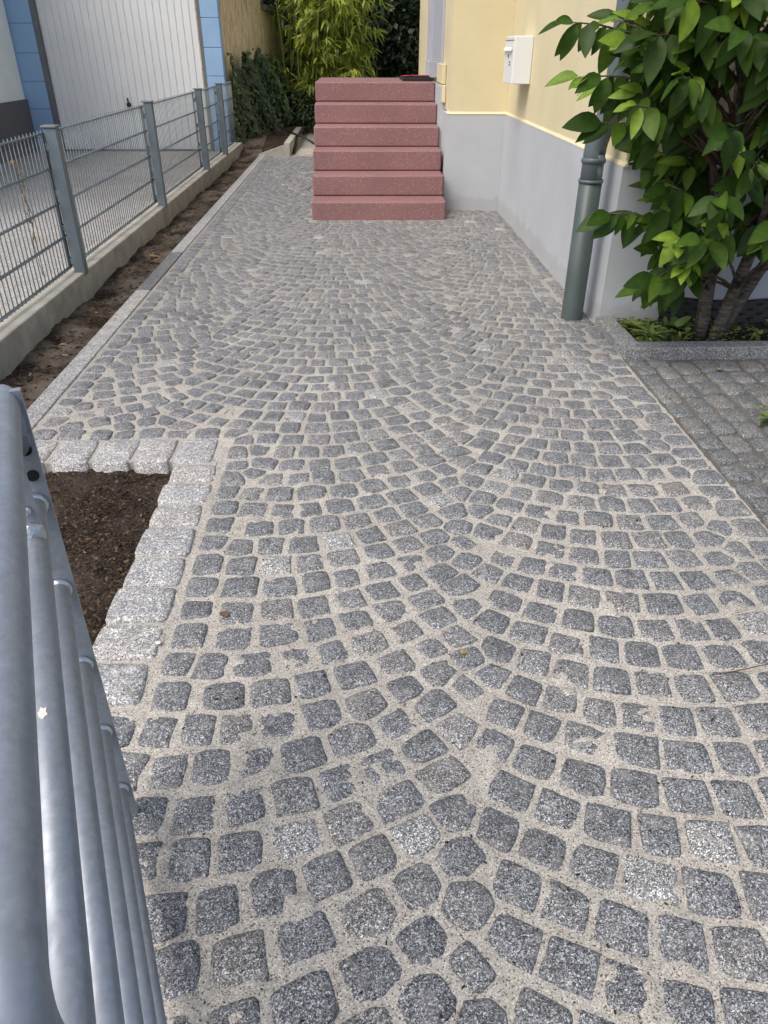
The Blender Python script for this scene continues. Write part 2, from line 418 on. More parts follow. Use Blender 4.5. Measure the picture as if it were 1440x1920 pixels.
def stone(mb, P, z0, rounds=2, tilt=.0025, dome=.004, depth=.05, edge=.0052, jit=.035, cut=.13):
    """a hewn block: irregular rounded outline, worn edge, uneven top"""
    cx = sum(p[0] for p in P)/len(P); cy = sum(p[1] for p in P)/len(P)
    P = chaikin(P, cut)
    if rounds > 1:
        P = [(cx+(p[0]-cx)*random.uniform(1-jit, 1+jit*.5), cy+(p[1]-cy)*random.uniform(1-jit, 1+jit*.5)) for p in P]
        P = chaikin(P, .24)
    n = len(P); tx, ty = random.gauss(0, tilt)*8, random.gauss(0, tilt)*8
    def zz(x, y): return z0+tx*(x-cx)+ty*(y-cy)
    v = [(x, y, z0-depth) for x, y in P]
    v += [(x, y, zz(x, y)-edge) for x, y in P]
    for s_, dz in ((.90, -edge*.12), (.62, dome*.5)):
        v += [(cx+(x-cx)*s_, cy+(y-cy)*s_, zz(cx+(x-cx)*s_, cy+(y-cy)*s_)+dz+random.gauss(0, dome*.22)) for x, y in P]
    v.append((cx, cy, z0+dome*.7))
    f = []
    for r in range(3):
        for i in range(n): f.append((r*n+i, r*n+(i+1) % n, (r+1)*n+(i+1) % n, (r+1)*n+i))
    for i in range(n): f.append((3*n+i, 3*n+(i+1) % n, 4*n))
    mb.add(v, f); return (cx, cy)
def flat_stone(mb, P, z0, depth=.03, edge=.004):
    cx = sum(p[0] for p in P)/len(P); cy = sum(p[1] for p in P)/len(P); P = chaikin(P, .15); n = len(P)
    v = [(x, y, z0-depth) for x, y in P]+[(x, y, z0-edge) for x, y in P]+[(cx+(x-cx)*.8, cy+(y-cy)*.8, z0+.001) for x, y in P]
    f = [(r*n+i, r*n+(i+1) % n, (r+1)*n+(i+1) % n, (r+1)*n+i) for r in range(2) for i in range(n)]+[tuple(range(2*n, 3*n))]
    mb.add(v, f)
def seen(x, y):   # roughly inside the picture
    fx = x*math.cos(YAW)-y*math.sin(YAW); fy = y*math.cos(YAW)+x*math.sin(YAW)
    dep = fy*math.cos(PITCH)+CAM_H*math.sin(PITCH); px = 720+FPX*fx/dep
    py = 960-FPX*(fy*math.sin(PITCH)-CAM_H*math.cos(PITCH))/dep
    return -50 < px < 1490 and py < 1980 and not (px < 60+.2*(py-820) and py > 820), dep
order = []
for i in range(len(C)):
    s_, dep = seen(C[i][0], C[i][1]); order.append((0 if s_ else 1, dep, i))
order.sort()
far = MB(); cnt = 0
for s_, dep, i in order:
    P = sett_poly(i)
    if P is None or area(P) < .0018: continue
    tint = min(1, max(0, random.gauss(.47, .17)))
    if random.random() < .03: tint = random.uniform(.78, 1)
    z0 = random.gauss(.0, .0016)
    if random.random() < .07: z0 -= .0035
    if s_ == 0 and cnt < 300:
        mb = MB(); mb.cur = tint; c = stone(mb, P, z0)
        mb.build('sett', M_SETT, path, True, (c[0], c[1], 0), tint=True); cnt += 1
    else:
        far.cur = tint
        if dep < 4.6: stone(far, P, z0)
        else: flat_stone(far, P, z0*.7-.0005)
far.build('sett_field', M_SETT, path, True, tint=True, kind='stuff')

# ---- long granite border strip along the left bed, flush with the setts
y = 2.66; k = 0
while y < 11.35:
    L = random.uniform(.92, 1.04); y1 = min(y+L, 11.42)
    mb = MB(); mb.cur = random.uniform(.4, .62); mb.box(XE, XI-.004, y, y1-.006, -.14, .004, .006)
    mb.build('border_stone', M_OLD if 4.6 < y < 5.6 else M_EDGE, path, False, ((XE+XI)/2, (y+y1)/2, 0), tint=True); y = y1

# ---- big pale edging stones round the front soil bed
edging = thing('stone_edging', (-.6, 1.8, 0), 'row of large pale rough granite blocks framing the front soil bed', 'edging')
def edge_stone(x0, x1, y0, y1):
    mb = MB(); mb.cur = random.uniform(.42, .66)
    j = lambda s_: random.uniform(-s_, s_)
    P = [(x0+j(.008), y0+j(.005)), (x1+j(.005), y0+j(.005)), (x1+j(.005), y1+j(.005)), (x0+j(.008), y1+j(.005))]
    c = stone(mb, P, .004+j(.002), 2, .001, .003, .13, .006, .014, .085)
    mb.build('edging_stone', M_EDGE, edging, True, (c[0], c[1], 0), tint=True)
x = -1.30
for wd in (.155, .15, .15, .148, .15):
    edge_stone(x+.003, x+wd-.005, 2.366, 2.558); x += wd
y = 2.352
for hg in (.128, .142, .140, .158, .142, .158, .142, .142):
    edge_stone(-.681, -.522, y-hg+.006, y-.004); y -= hg
mb = MB().box(-1.31, -.56, 2.384, 2.545, -.16, -.004); mb.box(-.675, -.53, 1.19, 2.383, -.16, -.004); mb.build('bedding', M_SAND, edging)
x = -1.32
for i in range(4): edge_stone(x+.006, x+.148, 1.17, 1.31); x += .156

# ---- soil
def soil_in(x, y):
    return ((x > -1.70) & (x < XE+.01) & (y > 1.0) & (y < 11.5)) | ((x > -1.75) & (x < -.66) & (y > 1.25) & (y < 2.42)) \
        | ((y > 11.35) & (y < 15.5) & (x < -.9) & (x > -1.95))
def soil_h(x, y):
    z = np.where(y < 2.5, -.034, -.045)+.03*(vnoise(x, y, 5, 21)-.5)+.022*(vnoise(x, y, 17, 22)-.5)+.012*(vnoise(x, y, 60, 23)-.5)
    z = z+np.clip((y-11.3)/1.2, 0, 1)*.17
    z = z+np.where((x < XE), .028*np.clip(vnoise(x, y, 3, 25), 0, 1), 0)
    return z
ysl = [1.0]
while ysl[-1] < 15.5: ysl.append(ysl[-1]+min(.06, .009+.0009*ysl[-1]**2))
soil = grid_mesh(np.arange(-1.96, -.64, .011), np.array(ysl), soil_in, soil_h, 'soil_bed', M_SOIL, kind='structure')
mb = MB()
for i in range(2600):
    if i < 1500: x, y = rng.uniform(-1.3, -.7), rng.uniform(1.28, 2.36)
    else: x, y = rng.uniform(-1.66, -1.4), 2.2+9*rng.random()**1.5
    z = float(soil_h(np.array(x), np.array(y)))
    a = rng.uniform(0, PI*2); L = rng.uniform(.002, .009)*(1+.8*(i > 1500)); wd = L*rng.uniform(.16, .4); mb.cur = float(rng.beta(1.1, 5))
    if rng.random() < .03: mb.cur = 1.
    d = Vector((math.cos(a), math.sin(a), rng.uniform(-.3, .3))); n_ = Vector((-math.sin(a), math.cos(a), 0))
    mb.obox((x, y, z+.003), d*L, n_*wd, Vector((0, 0, 1))*wd*.35)
mb.build('mulch_chips', M_CHIP, soil, kind='stuff', tint=True)

# ---- old paving on the right
def old_in(x, y): return (x > XR-.01) & (x < 3.6) & (y > -.5) & (y < 3.42)
old = grid_mesh(np.arange(1.265, 3.62, .02), np.arange(-.5, 3.44, .02), old_in, lambda x, y: -.0135+.006*(vnoise(x, y, 30, 31)-.5), 'old_paving', M_OLDJOINT, kind='structure')
osetts = []
x = 1.285
while x < 3.5:
    wd = random.uniform(.098, .112); y = -.45+random.uniform(0, .08)
    while y < 3.33:
        L = random.uniform(.10, .165); y1 = min(y+L, 3.385)
        j = lambda: random.gauss(0, .004)
        P = [(x+.005+j(), y+.005+j()), (x+wd-.005+j(), y+.005+j()), (x+wd-.005+j(), y1-.005+j()), (x+.005+j(), y1-.005+j())]
        s_, dep = seen(x+wd/2, (y+y1)/2); osetts.append((0 if s_ else 1, dep, P)); y = y1
    x += wd
osetts.sort(key=lambda q: q[:2]); of = MB(); cnt = 0
for s_, dep, P in osetts:
    z0 = random.gauss(-.003, .0022); tint = min(.9, max(0, random.gauss(.45, .16)))
    if s_ == 0 and cnt < 280:
        mb = MB(); mb.cur = tint; c = stone(mb, P, z0, 2, .003, .005, .05, .007); cnt += 1
        mb.build('old_sett', M_OLD, old, True, (c[0], c[1], 0), tint=True)
    else: of.cur = tint; flat_stone(of, P, z0)
of.build('old_sett_field', M_OLD, old, True, tint=True, kind='stuff')

# ---- far gravel path, raised kerb
o = MB().box(-1.0, .8, 11.42, 19, -.1, -.004).build('gravel_path', M_GRAVEL); tag(o, kind='structure')
kb = thing('raised_kerb', (-.95, 11.5, 0), 'pale concrete kerb rising beside the red stairs in front of the ivy', 'kerb')
mb = MB(); mb.add([(-1.40, 11.42, -.1), (-.955, 11.36, -.1), (-.955, 11.46, -.1), (-1.40, 11.52, -.1), (-1.40, 11.42, .01), (-.955, 11.36, .155), (-.955, 11.46, .155), (-1.40, 11.52, .01)],
       [(3,2,1,0),(4,5,6,7),(0,1,5,4),(1,2,6,5),(2,3,7,6),(3,0,4,7)]); mb.build('kerb_stone', M_CONC, kb)
for i in range(3):
    MB().box(-1.04, -.95, 11.468+i*.8, 12.262+i*.8, -.1, .155, .008).build('kerb_stone', M_CONC, kb)
# ---- driveway of the neighbour and fence kerb
o = MB().box(-9, -1.86, -3, 11.88, -.12, .0).build('driveway', M_DRIVE); tag(o, kind='structure')
fk = thing('fence_kerb', (-1.76, 6, 0), 'raised concrete kerb running under the wire mesh fence', 'kerb')
y = 1.0; i = 0
while y < 11.85:
    y1 = min(y+.98, 11.86); dz = random.uniform(-.003, .003)
    MB().box(-1.855+dz, -1.672+dz, y, y1-.006, -.14, .118+dz, .008).build('kerb_slab', M_CONC, fk); y = y1

# ------------------------------------------------------------ red stairs
D, T, RZ, XL, XRs = 6.822, .2891, .17, -.4138, .7579
st = thing('stair', ((XL+XRs)/2, D, 0), 'flight of six red cast stone steps against the yellow house', 'stairs')
for i in range(6):
    zt = .1466+RZ*i
    y1 = 9.5 if i == 5 else D+T*(i+1)+.06
    MB().box(XL, XRs, D+T*i, y1, zt-(.2 if i == 0 else RZ-.003), zt, .012).build('step', M_STAIR, st)
    if i < 5: MB().box(XL+.02, XRs-.02, D+T*(i+1)+.061, 9.45, max(-.05, zt-.168), zt-.006).build('core_block', M_STAIR, st)
MB().box(XRs+.002, .80, D+.9, 9.5, -.05, .98).build('side_filler', M_PLINTH, st)

# ------------------------------------------------------------ yellow house
HZ, PT = 5.6, .79
hs = thing('house', (1.6, 7.3, 0), 'yellow plastered house with lavender grey plinth right of the path', 'house')
XB = .80; HB = 14.0; YF = 3.955
pl = MB()
pl.box(XW, 4.5, 3.91, 7.30, -.15, PT)                       # wall beside the path
pl.box(XB-.02, 4.4, 7.302, HB, -.15, PT)                    # projecting bay
pl.build('plinth', M_PLINTH, hs)
up = MB(); up.box(XW+.014, 4.5, 3.925, 7.31, PT+.012, HZ)
up.build('wall', M_YELLOW, hs)
up = MB(); up.box(XB, 4.4, 7.314, 8.05, PT+.012, HZ)
up.box(.96, 4.4, 8.052, 9.64, PT+.012, HZ-.01)
up.box(XB, 4.4, 9.642, 10.75, PT+.012, HZ)
up.box(1.0, 4.4, 10.752, HB, PT+.012, HZ-.02)
up.build('bay_wall', M_YELLOW, hs)
# sloped render ledge over the plinth
lg = MB()
for (x0, y0, x1, y1, nx, ny) in ((XW+.001, 3.9, XW+.001, 7.30, -1, 0), (XB-.021, 7.301, 1.31, 7.301, 0, -1)):
    a = .003
    v = [(x0+nx*a, y0+ny*a, PT-.004), (x1+nx*a, y1+ny*a, PT-.004), (x1-nx*.02, y1-ny*.02, PT+.022), (x0-nx*.02, y0-ny*.02, PT+.022), (x0-nx*.02, y0-ny*.02, PT-.004), (x1-nx*.02, y1-ny*.02, PT-.004)]
    lg.add(v, [(0, 1, 2, 3), (4, 5, 1, 0), (3, 2, 5, 4), (0, 3, 4), (1, 5, 2)])
lg.build('plinth_ledge', M_YELLOW, hs)
# door recess
dr = MB().box(.945, .958, 8.06, 9.62, 1.0, 3.2).build('door', plain('grey door leaf', (.16, .165, .18), .5), hs)
MB().box(.90, .944, 8.25, 8.30, 1.9, 2.1).build('handle', M_STEELG, dr)
jm = MB().box(.803, .955, 9.56, 9.639, 1.16, 3.3); jm.box(.83, .955, 9.50, 9.558, 1.16, 3.3); jm.box(.787, .799, 9.645, 9.78, 1.16, 3.3)
jm.build('door_jamb', M_JAMB, hs)
MB().box(.782, .957, 9.47, 9.82, .998, 1.157, .006).build('jamb_base', M_JAMB, hs)
MB().box(.782, .798, 7.99, 8.08, 1.16, 3.3).build('door_jamb', M_JAMB, hs)
MB().box(.762, .797, 7.66, 8.20, 1.0, 1.155, .005).build('jamb_base', M_YELLOW, hs)
MB().box(.768, .797, 7.62, 7.98, .855, .995, .005).build('jamb_base', M_YELLOW, hs)
MB().box(.5, 4.9, 3.4, HB, HZ+.01, HZ+.16).build('eaves', M_JAMB, hs)
rf = MB().add([(.4, 3.3, HZ+.17), (5, 3.3, HZ+.17), (5, HB+.2, HZ+.17), (.4, HB+.2, HZ+.17), (2.7, 4.8, HZ+2.2), (2.7, HB-1.5, HZ+2.2)], [(0, 1, 4), (1, 2, 5, 4), (2, 3, 5), (3, 0, 4, 5)])
rf.build('roof', plain('red roof tile', (.25, .09, .055), .8), hs)

# mailbox
mx = thing('mailbox', (XW+.014, 6.6, 1.045), 'white rectangular mailbox hanging on the yellow house wall', 'mailbox')
MB().box(1.165, 1.309, 6.42, 6.78, 1.045, 1.355, .006).build('body', M_WHITE, mx)
MB().box(1.160, 1.1645, 6.428, 6.772, 1.05, 1.325).build('front_panel', M_WHITE, mx)
fl = MB().add([(1.158, 6.44, 1.265), (1.158, 6.76, 1.265), (1.142, 6.76, 1.258), (1.142, 6.44, 1.258), (1.158, 6.44, 1.285), (1.158, 6.76, 1.285), (1.144, 6.76, 1.268), (1.144, 6.44, 1.268)],
     [(0,1,2,3),(7,6,5,4),(3,2,6,7),(0,3,7,4),(1,5,6,2)]); fl.build('slot_flap', M_WHITE, mx)
MB().box(1.1575, 1.1598, 6.585, 6.615, 1.213, 1.238).build('lock', M_INK, mx)
MB().box(1.1582, 1.1598, 6.50, 6.56, 1.165, 1.172).build('print_line', M_INK, mx)
MB().box(1.1582, 1.1598, 6.51, 6.55, 1.180, 1.192).build('print_line', M_INK, mx)
MB().box(1.1582, 1.1645, 6.425, 6.775, 1.3262, 1.3295).build('lid_gap_shade', M_INK, mx)  # solid dark strip painted in for the shade under the lid

# downpipe
dp = thing('downpipe', (1.18, 4.03, 0), 'dark green grey downpipe at the house corner beside the shrub', 'downpipe')
def lathe(mb, x, y, prof, n=20):
    v = [(x+r*math.cos(2*PI*k/n), y+r*math.sin(2*PI*k/n), z) for r, z in prof for k in range(n)]
    f = [(i*n+k, i*n+(k+1) % n, (i+1)*n+(k+1) % n, (i+1)*n+k) for i in range(len(prof)-1) for k in range(n)]
    return mb.add(v, f)
lathe(MB(), 1.18, 4.03, [(.058, -.05), (.058, .695), (.050, .697), (.050, .60)]).build('standpipe', M_PIPE, dp, True)
lathe(MB(), 1.18, 4.03, [(.0555, .6985), (.0625, .699), (.0625, .713), (.0555, .7135)]).build('collar', M_PIPEUP, dp, True)
up = []
for k in range(11):
    t = k/10; a = t*PI
    up.append((1.18+.060*(1-math.cos(a))/2, 4.03, .83+.28*t))
MB().tube([(1.18, 4.03, .66), (1.18, 4.03, .83)]+up+[(1.240, 4.03, 2.0), (1.240, 4.03, HZ-.2)], .0545, 18).build('upper_pipe', M_PIPEUP, dp, True)
lathe(MB(), 1.18, 4.03, [(.0545, .790), (.0605, .7905), (.0605, .806), (.057, .812), (.0545, .813)]).build('collar', M_PIPEUP, dp, True)

# ------------------------------------------------------------ planter
pk = thing('planter_kerb', (1.9, 3.45, 0), 'low grey granite kerb round the shrub planter', 'kerb')
def kst(*a):
    mb = MB(); mb.cur = random.uniform(.4, .6); mb.box(*a); mb.build('kerb_stone', M_KERBG, pk, tint=True)
kst(1.276, 1.372, 3.492, 3.70, -.1, .048, .006); kst(1.278, 1.372, 3.705, 3.908, -.1, .045, .006)
kst(1.278, 2.15, 3.395, 3.488, -.1, .05, .006); kst(2.155, 3.1, 3.395, 3.488, -.1, .048, .006)
ps = grid_mesh(np.arange(1.35, 3.12, .02), np.arange(3.46, 3.96, .02), lambda x, y: x > 0, lambda x, y: .015+.03*(vnoise(x, y, 9, 41)-.5)+.012*(vnoise(x, y, 30, 42)-.5), 'planter_soil', M_SOIL, kind='structure')
dm = thing('dimpled_sheet', (2.0, 3.88, 0), 'dark dimpled drainage sheet leaning on the wall behind the shrub', 'sheet')
nx_, nz_ = 92, 26; v = []; f = []
for j in range(nz_):
    for i in range(nx_):
        x = 1.60+i*.0125; zt = .155+.02*math.sin(x*5+1); z = zt*j/(nz_-1)+.0
        d = .011*max(0, math.cos((i+(4 if (j//4) % 2 else 0))*PI/4))*max(0, math.sin((j % 4)*PI/4+.35))
        v.append((x, 3.895-.055*(1-j/nz_)-d, z))
for j in range(nz_-1):
    for i in range(nx_-1): f.append((j*nx_+i, j*nx_+i+1, (j+1)*nx_+i+1, (j+1)*nx_+i))
MB().add(v, f).build('membrane', plain('dark brown plastic membrane', (.022, .016, .014), .5), dm, True)

# ------------------------------------------------------------ leaves
def leaf_geo(segs=6, curl=.25, fold=.16, wr=.27, tipp=1.):
    v, f = [], []
    for i in range(segs+1):
        t = i/segs; wd = wr*(math.sin(PI*min(1, t**.78))**.85)*(1 if t < .85 else (1-t)/.15*.9+.1) if 0 < t < 1 else (.012 if t == 0 else 0.002)
        z = -curl*t*t+.05*math.sin(t*6)*curl
        v += [(t, -wd, z+fold*wd*1.6), (t, 0, z), (t, wd, z+fold*wd*1.6)]
    for i in range(segs):
        for k in (0, 1): f.append((i*3+k, (i+1)*3+k, (i+1)*3+k+1, i*3+k+1))
    return v, f
def frame(d, nrm):
    d = Vector(d).normalized(); nrm = Vector(nrm); y = nrm.cross(d)
    if y.length < 1e-4: y = Vector((1, 0, 0)).cross(d)
    y.normalize(); z = d.cross(y); return Matrix((d, y, z)).transposed()
def put_leaf(mb, geo, p, d, n, L, tint):
    R = frame(d, n)*L; mb.cur = tint; p = Vector(p)
    n0 = len(mb.t); mb.add([p+R@Vector(q) for q in geo[0]], geo[1])
    for i in range(n0+1, len(mb.t), 3): mb.t[i] = min(1, tint+.07)       # paler midrib
GEO = [leaf_geo(6, c, fo, wr) for c, fo, wr in ((.15, .15, .24), (.35, .2, .215), (.25, .1, .26), (.05, .25, .20))]
# --- the shrub
BS = Vector((1.78, 3.6, 0))
sh = thing('leafy_shrub', BS, 'large green leafy shrub with drooping pointed leaves in the planter', 'shrub')
stems = [
    ([(1.735, 3.60, .0), (1.725, 3.59, .14), (1.705, 3.57, .30), (1.665, 3.52, .55), (1.60, 3.46, .95), (1.56, 3.42, 1.5), (1.52, 3.38, 2.1)], [.030, .027, .025, .023, .019, .013, .006]),
    ([(1.785, 3.575, .0), (1.80, 3.57, .12), (1.835, 3.56, .32), (1.85, 3.5, .6), (1.83, 3.42, 1.0), (1.85, 3.38, 1.6), (1.85, 3.3, 2.2)], [.034, .032, .029, .026, .021, .014, .006]),
    ([(1.865, 3.66, .0), (1.89, 3.66, .12), (1.97, 3.65, .34), (2.09, 3.6, .62), (2.2, 3.52, 1.0), (2.28, 3.46, 1.5), (2.3, 3.4, 2.1)], [.032, .031, .029, .026, .021, .014, .006]),
    ([(1.74, 3.66, .0), (1.73, 3.67, .3), (1.66, 3.68, .7), (1.55, 3.66, 1.2), (1.42, 3.6, 1.8)], [.02, .018, .015, .011, .005])]
for P, r in stems: MB().tube(P, r, 10).build('stem', M_BARK, sh, True)
rs = random.Random(5)
tips = []
def stem_pt(si, z):
    P = stems[si][0]
    for a, b in zip(P, P[1:]):
        if a[2] <= z <= b[2]:
            t = (z-a[2])/(b[2]-a[2]); return Vector(a).lerp(Vector(b), t)
    return Vector(P[-1])
for (x, y, z) in ((.80, 3.35, 1.36), (.86, 3.30, 1.18), (.98, 3.33, 1.02), (1.06, 3.3, .68), (1.26, 3.3, .36), (1.0, 3.25, 1.3), (1.12, 3.2, 1.22), (1.3, 3.1, .62), (1.33, 3.15, .45), (1.28, 3.25, .8)):
    tips.append(Vector((x, y, z)))
while len(tips) < 205:
    u = Vector((rs.gauss(0, 1), rs.gauss(0, 1), rs.gauss(0, 1))).normalized()*rs.uniform(.45, 1)**.5
    p = Vector((1.58+u.x*.72, 3.38+u.y*.48, 1.12+u.z*.88))
    if p.y > 3.86 or p.z < .36+.12*rs.random(): continue
    if p.x < (1.02 if p.z > 1.0 else 1.24+.1*max(0, .7-p.z)): continue
    if p.z < .66 and p.x > 1.42 and rs.random() < .88: continue
    tips.append(p)
lv = []; bm_ = 0
for ti, tp in enumerate(tips):
    si = min(range(4), key=lambda k: (stem_pt(k, max(.25, tp.z-.3))-tp).length+rs.random()*.25)
    a = stem_pt(si, max(.28, tp.z-rs.uniform(.15, .45))); L = (tp-a).length
    mid = a.lerp(tp, .55)+Vector((0, 0, .10*L+.03))
    pts = [a.lerp(mid, t).lerp(mid.lerp(tp, t), t) for t in (0, .2, .4, .6, .8, 1)]
    MB().tube(pts, [.009, .0075, .006, .005, .0038, .002], 6).build('branch', M_BARK if ti % 2 else M_TWIG, sh, True)
    nl = rs.randint(9, 13); young = rs.random()
    for q in range(nl):
        t = 1-q/nl*.62*min(1, .55/max(.2, L)) if q else 1
        fi = t*5; i0 = min(4, int(fi)); p = pts[i0].lerp(pts[i0+1], fi-i0)
        ax = (pts[i0+1]-pts[i0]).normalized(); an = q*2.4+ti
        side = ax.cross(Vector((0, 0, 1))); side = side.normalized() if side.length > .1 else Vector((1, 0, 0)); upv = side.cross(ax)
        out = side*math.cos(an)+upv*math.sin(an)*.6
        d = out*.62+ax*.45+Vector((0, 0, -rs.uniform(.35, 1.35))) if q > 1 else ax*.9+out*.35+Vector((0, 0, -.2))
        n_ = Vector((0, -.8, .8))+Vector((rs.gauss(0, .4), rs.gauss(0, .4), 0))
        tint = max(0, min(.82, rs.gauss(.42, .17)))
        Lf = rs.choice((rs.uniform(.07, .11), rs.uniform(.10, .15), rs.uniform(.12, .17)))
        if q < 3 and young > .62: tint = rs.uniform(.78, 1.); Lf *= .75
        if p.z < .50 and p.x > 1.48: continue
        lv.append((p+out*.008, d, n_, Lf, tint))
# the leaves nearest the viewer are parts of their own
lv.sort(key=lambda q: (q[0].y+.25*q[0].z) if q[0].x < 1.9 else 9)
protos = []
for g in GEO:
    for tn in (.18, .38, .55, .92):
        mb = MB(); mb.cur = tn; mb.add(g[0], g[1]); mb.t = [tn+(.09 if i % 3 == 1 else 0) for i in range(len(mb.t))]; o = mb.build('leaf', M_SHRUB, None, True, tint=True); protos.append((tn, o.data)); bpy.data.objects.remove(o)
rest = MB()
for i, (p, d, n_, L, tn) in enumerate(lv):
    if i < 300:
        c = [m_ for t_, m_ in protos if abs(t_-tn) == min(abs(q-tn) for q in (.18, .38, .55, .92))]
        o = bpy.data.objects.new('leaf', rs.choice(c)); COL.objects.link(o); o.parent = sh
        o.matrix_local = Matrix.Translation(p-BS) @ (frame(d, n_)*L).to_4x4()
    else: put_leaf(rest, rs.choice(GEO), p, d, n_, L, tn)
rest.build('foliage', M_SHRUB, sh, True, kind='stuff', tint=True)

# --- weeds in the planter
G2 = leaf_geo(4, .5, .12, .13); G3 = leaf_geo(4, .3, .1, .32)
def rosette(x, y, z, n, L, label, geo=G2, name='weed_rosette', lift=(.25, 1.2)):
    t = thing(name, (x, y, z), label, 'weed', 'weeds in the planter'); mb = MB()
    for i in range(n):
        a = i*2.4+rs.random(); el = rs.uniform(*lift)
        put_leaf(mb, geo, (x, y, z), (math.cos(a), math.sin(a), el), (-math.cos(a)*.6, -math.sin(a)*.6, 1), L*rs.uniform(.6, 1.1), rs.uniform(.2, .75))
    mb.build('leaves', M_WEED, t, True, tint=True); return t
rosette(1.475, 3.60, .03, 26, .115, 'large pale green weed rosette beside the planter kerb corner')
rosette(1.425, 3.74, .03, 16, .08, 'low weed rosette close to the wall corner', G3)
rosette(1.60, 3.56, .02, 14, .055, 'small broad leaved weed at the planter front edge', G3, lift=(.1, .7))
rosette(1.52, 3.71, .03, 14, .07, 'small weed rosette behind the largest rosette', G3)
rosette(2.06, 3.66, .02, 14, .08, 'thin dark weed right of the shrub stems', G2)
rosette(1.66, 3.74, .03, 12, .09, 'broad leaved weed in front of the dimpled sheet', G3, lift=(.5, 1.6))
for i, (x, y, lb) in enumerate(((1.635, 3.545, 'yellow green flower stem left of the shrub stems'), (1.745, 3.52, 'yellow green flower stem at the foot of the left stem'), (1.80, 3.525, 'yellow green flower stem at the foot of the middle stem'), (1.86, 3.54, 'smallest yellow green flower stem right of the middle stem'))):
    t = thing('flower_stem', (x, y, .02), lb, 'weed', 'flowering weeds in the planter')
    MB().tube([(x, y, .01), (x+.004, y, .05), (x+.008, y-.01, .085)], .0015, 5).build('stalk', M_WEED, t)
    mb = MB()
    for k in range(16): put_leaf(mb, G3, (x+rs.gauss(.006, .008), y+rs.gauss(-.005, .008), rs.uniform(.03, .095)), (rs.gauss(0, 1), rs.gauss(0, 1), .4), (0, 0, 1), rs.uniform(.012, .022), rs.uniform(.85, 1))
    mb.build('flowers', M_WEED, t, True, tint=True)
gc = MB()
for k in range(520):
    x = 1.38+abs(rs.gauss(0, .13)) if k < 380 else rs.uniform(1.4, 2.4); y = rs.uniform(3.50, 3.86)
    put_leaf(gc, G3, (x, y, rs.uniform(.02, .05)), (rs.gauss(0, 1), rs.gauss(0, 1), rs.uniform(.1, .9)), (0, 0, 1), rs.uniform(.018, .042), rs.uniform(0, .9)**1.2)
tag(gc.build('ground_cover', M_WEED, None, True, tint=True), 'low green ground cover in the shrub planter', 'ground cover', kind='stuff')
wp = thing('paving_weed', (1.63, 2.62, 0), 'leafy weed growing from the old setts at the right picture edge', 'weed'); mb = MB()
for k in range(26): put_leaf(mb, G3, (1.64+rs.gauss(0, .025), 2.62+rs.gauss(0, .04), rs.uniform(.0, .09)), (rs.gauss(-.3, 1), rs.gauss(0, 1), rs.uniform(0, .8)), (0, 0, 1), rs.uniform(.03, .065), rs.uniform(.1, .8))
mb.build('leaves', M_WEED, wp, True, tint=True); MB().tube([(1.64, 2.62, -.01), (1.635, 2.62, .09)], .002, 5).build('stalk', M_WEED, wp)

# ------------------------------------------------------------ fence
PX_, MX = -1.695, -1.748
fn = thing('mesh_fence', (-1.72, 6.5, .12), 'grey double rod wire mesh fence on the concrete kerb', 'fence')
posts = [4.62, 6.84, 9.04, 10.42]
for y in posts:
    p = MB().box(PX_-.033, PX_+.033, y-.03, y+.03, .10, .895, .004).build('post', M_FENCE, fn)
    MB().box(PX_-.048, PX_+.038, y-.037, y+.037, .8955, .908, .004).build('post_cap', M_STEELG, p)
    for z in (.18, .37, .56, .80): MB().box(MX-.008, PX_-.0335, y-.02, y+.02, z-.018, z+.018, .003).build('clamp', M_FENCE, p)
    MB().box(MX-.012, MX-.006, y-.026, y+.026, .14, .875).build('clamp_rail', M_FENCE, p)
segs = [(2.42, 4.605), (4.635, 6.825), (6.855, 9.025), (9.055, 10.405), (10.435, 11.8)]
for y0, y1 in segs:
    pn = MB(); n = int((y1-y0)/.05)
    for i in range(n+1):
        y = y0+.01+(y1-y0-.02)*i/n; pn.tube([(MX, y, .135), (MX, y, .885)], .0027, 6)
    pn = pn.build('mesh_panel', M_FENCE, fn, True)
    for z in (.15, .32, .50, .69, .868):
        m2 = MB(); m2.tube([(MX+.0075, y0, z), (MX+.0075, y1, z)], .0042, 6); m2.tube([(MX-.0075, y0, z), (MX-.0075, y1, z)], .0042, 6); m2.build('double_rod', M_FENCE, pn, True)
vine = thing('dry_vine', (-1.75, 4.1, .2), 'dry brown vine hanging on the fence mesh left of the first post', 'vine')
mb = MB(); mb.tube([(-1.757, 4.16, .80), (-1.76, 4.2, .62), (-1.755, 4.25, .50), (-1.76, 4.18, .38), (-1.757, 4.2, .2)], .002, 5); mb.build('twig', M_TWIG, vine)
mb = MB()
for k in range(34):
    z = .3+.5*rs.random(); put_leaf(mb, G3, (-1.752+rs.gauss(0, .008), 4.2+rs.gauss(0, .025), z), (rs.gauss(0, 1), rs.gauss(0, 1), rs.gauss(-.5, 1)), (1, 0, .3), rs.uniform(.012, .03), rs.uniform(.1, .6))
mb.build('leaves', M_DRY, vine, tint=True)

